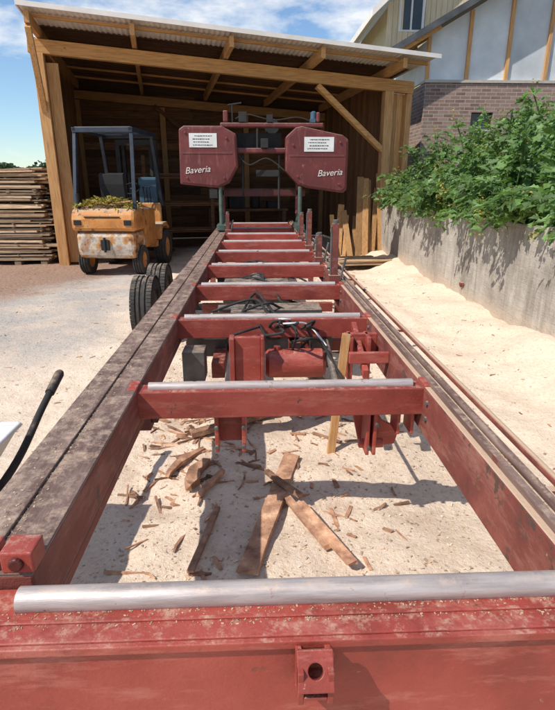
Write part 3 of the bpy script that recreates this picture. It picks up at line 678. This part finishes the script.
k.b2(3.95,5.10,0,.3,.9,3.70); k.b2(5.62,14,0,.3,.9,3.70); k.b2(5.10,5.62,0,.3,.9,2.72); k.b2(5.10,5.62,0,.3,3.08,3.70); k.b2(3.95,4.25,.3,7,.9,3.70)
k.build('brick_walls',brick(),h)
k=MB(); k.b2(5.10,5.62,.12,.15,2.72,3.08); k.build('window_glass',GLASS,h)
k=MB(); k.b2(3.93,14,-.03,.33,3.70,3.76); k.b2(5.08,5.64,-.03,.1,2.67,2.72); k.build('coping_and_sill',M('pale_coping',[(.3,(.4,.36,.3)),(.7,(.5,.46,.4))],5),h)
def rz(x): return 4.72+(x-3.9)*.56 if x<8.4 else 4.72+4.5*.56-(x-8.4)*.56
k=MB(); x=3.98
random.seed(2)
while x<13:
    w=.92; xe=min(x+w,13); pts=[(x+.006,3.765),(xe-.006,3.765),(xe-.006,rz(xe)-.1),(x+.006,rz(x)-.1)]
    if x<8.4<xe: pts.insert(3,(8.4,rz(8.4)-.1))
    k.prism(pts,(0,.06,0),(1,0,0),(0,0,1),(0,.04,0),U(.85,1.12)); x=xe
k.b2(3.98,4.02,.1,7,3.765,4.6)
k.build('wall_panels',PANEL,h)
k=MB(); x=3.98
while x<13:
    k.b2(x-.04,x+.04,.0,.058,3.765,rz(x)-.12,U(.9,1.1)); x+=.92
k.build('timber_studs',WOODZ,h,.003)
k=MB(); k.beam((2.95,-.45,rz(2.95)+.02),(8.4,-.45,rz(8.4)+.02),.05,.13,up=(0,0,1)); k.beam((8.4,-.45,rz(8.4)+.02),(13.8,-.45,rz(13.8)+.02),.05,.13); k.build('barge_board',SLATE,h)
k=MB(); k.prism([(2.95,rz(2.95)),(8.4,rz(8.4)),(13.8,rz(13.8)),(13.8,rz(13.8)+.08),(8.4,rz(8.4)+.08),(2.95,rz(2.95)+.08)],(0,-.42,0),(1,0,0),(0,0,1),(0,3.2,0)); k.build('roof',SLATE,h)
k=MB(); k.b2(3.3,3.36,-.3,2.6,rz(3.3)-.14,rz(3.3)-.02); 
for y in (-.3,.6,1.5,2.4): k.beam((3.0,y,rz(3.0)-.07),(4.1,y,rz(4.1)-.07),.06,.12)
k.build('eave_rafters',WOODX,h)
t=empty('timber_clad_house',(0,17.5,0)); k=MB(); x=3.95; random.seed(6)
def rt(x): return 6.6+(x-3.95)*.9
while x<9:
    if not (4.3<=x<5.0): k.b2(x,x+.152,0,.04+U(0,.008),.9,min(rt(x),9.5)-.1,U(.85,1.1))
    else: k.b2(x,x+.152,0,.04+U(0,.008),.9,5.75,U(.85,1.1))
    x+=.16
k.b2(3.97,9,.05,6,.9,6.4,.8)
k.build('cladding',CLAD,t)
k=MB(); k.b2(4.36,4.98,.035,.048,5.78,6.75); k.build('window_glass',GLASS,t)
k=MB(); 
for a,b_,c_,d_ in ((4.3,4.36,5.75,6.85),(4.98,5.05,5.75,6.85),(4.36,4.98,5.75,5.80),(4.36,4.98,6.72,6.8),(4.64,4.69,5.8,6.72)): k.b2(a,b_,-.01,.034,c_,d_)
k.build('window_frame',WHITE,t)
k=MB(); k.prism([(3.4,rt(3.4)-.1),(9,rt(9)-.1),(9,rt(9)+.1),(3.4,rt(3.4)+.1)],(0,-.5,0),(1,0,0),(0,0,1),(0,6.5,0)); k.build('roof',ROOFM,t)

# ------------------------------------------------------------ distant trees
k=MB(); random.seed(31)
for i in range(16000):
    x=U(-230,60); top=5.2+3.0*noise.noise(Vector((x*.03,0,0)))+1.8*noise.noise(Vector((x*.14,5,0))); y=150+U(-6,6); z=top*R()**.7
    s=U(.5,1.3); r=Matrix.Rotation(U(0,6.28),3,'Z')@Matrix.Rotation(U(0,3.1),3,'X')
    k.add([Vector((x,y,z))+r@Vector(p)*s for p in ((-.5,-.4,0),(.5,-.5,.1),(.6,.4,0),(-.4,.5,.1))],[(0,1,2,3)],U(.5,1.3))
k.build('distant_treeline',TREE)

# ------------------------------------------------------------ light / sky / camera
tr=Vector((.76,.44,-1.0)).normalized()
el=math.asin(-tr.z); az=math.atan2(-tr.x,-tr.y)
L=bpy.data.lights.new('sun','SUN'); L.energy=5.0; L.angle=math.radians(.5); L.color=(1,.955,.885)
lo=bpy.data.objects.new('sun',L); COL.objects.link(lo); lo.rotation_euler=tr.to_track_quat('-Z','Y').to_euler()
w=bpy.data.worlds.new('World'); scene.world=w; w.use_nodes=True; nt=w.node_tree; bg=nt.nodes['Background']
sk=nt.nodes.new('ShaderNodeTexSky'); sk.sky_type='NISHITA'; sk.sun_disc=False; sk.sun_elevation=el; sk.sun_rotation=az%(2*math.pi); sk.air_density=1.0; sk.dust_density=.1; sk.ozone_density=2.0
tc=nt.nodes.new('ShaderNodeTexCoord')
mp=nt.nodes.new('ShaderNodeMapping'); mp.inputs['Location'].default_value=(.15,.35,.1); nt.links.new(tc.outputs['Generated'],mp.inputs[0])
n1=noi(nt,mp.outputs[0],3.4,9,.58,(1,1,2.6)); cm=ramp(nt,n1,[(.50,0.),(.62,.9)])
skc=mix(nt,1.0,sk.outputs[0],(.90,1.0,1.08),'MULTIPLY')
c=mix(nt,cm,skc,(7.2,7.3,7.4)); nt.links.new(c,bg.inputs[0]); bg.inputs[1].default_value=.14
cam=bpy.data.cameras.new('camera'); co_=bpy.data.objects.new('camera',cam); COL.objects.link(co_); scene.camera=co_
cam.sensor_fit='VERTICAL'; cam.sensor_height=24; cam.sensor_width=24; cam.lens=24*520/710; cam.clip_start=.05; cam.clip_end=3000
co_.location=(0,0,1.55); co_.rotation_euler=(math.radians(90-18.5),0,math.radians(-2.35))
scene.view_settings.view_transform='Standard'; scene.view_settings.look='None'; scene.view_settings.exposure=0
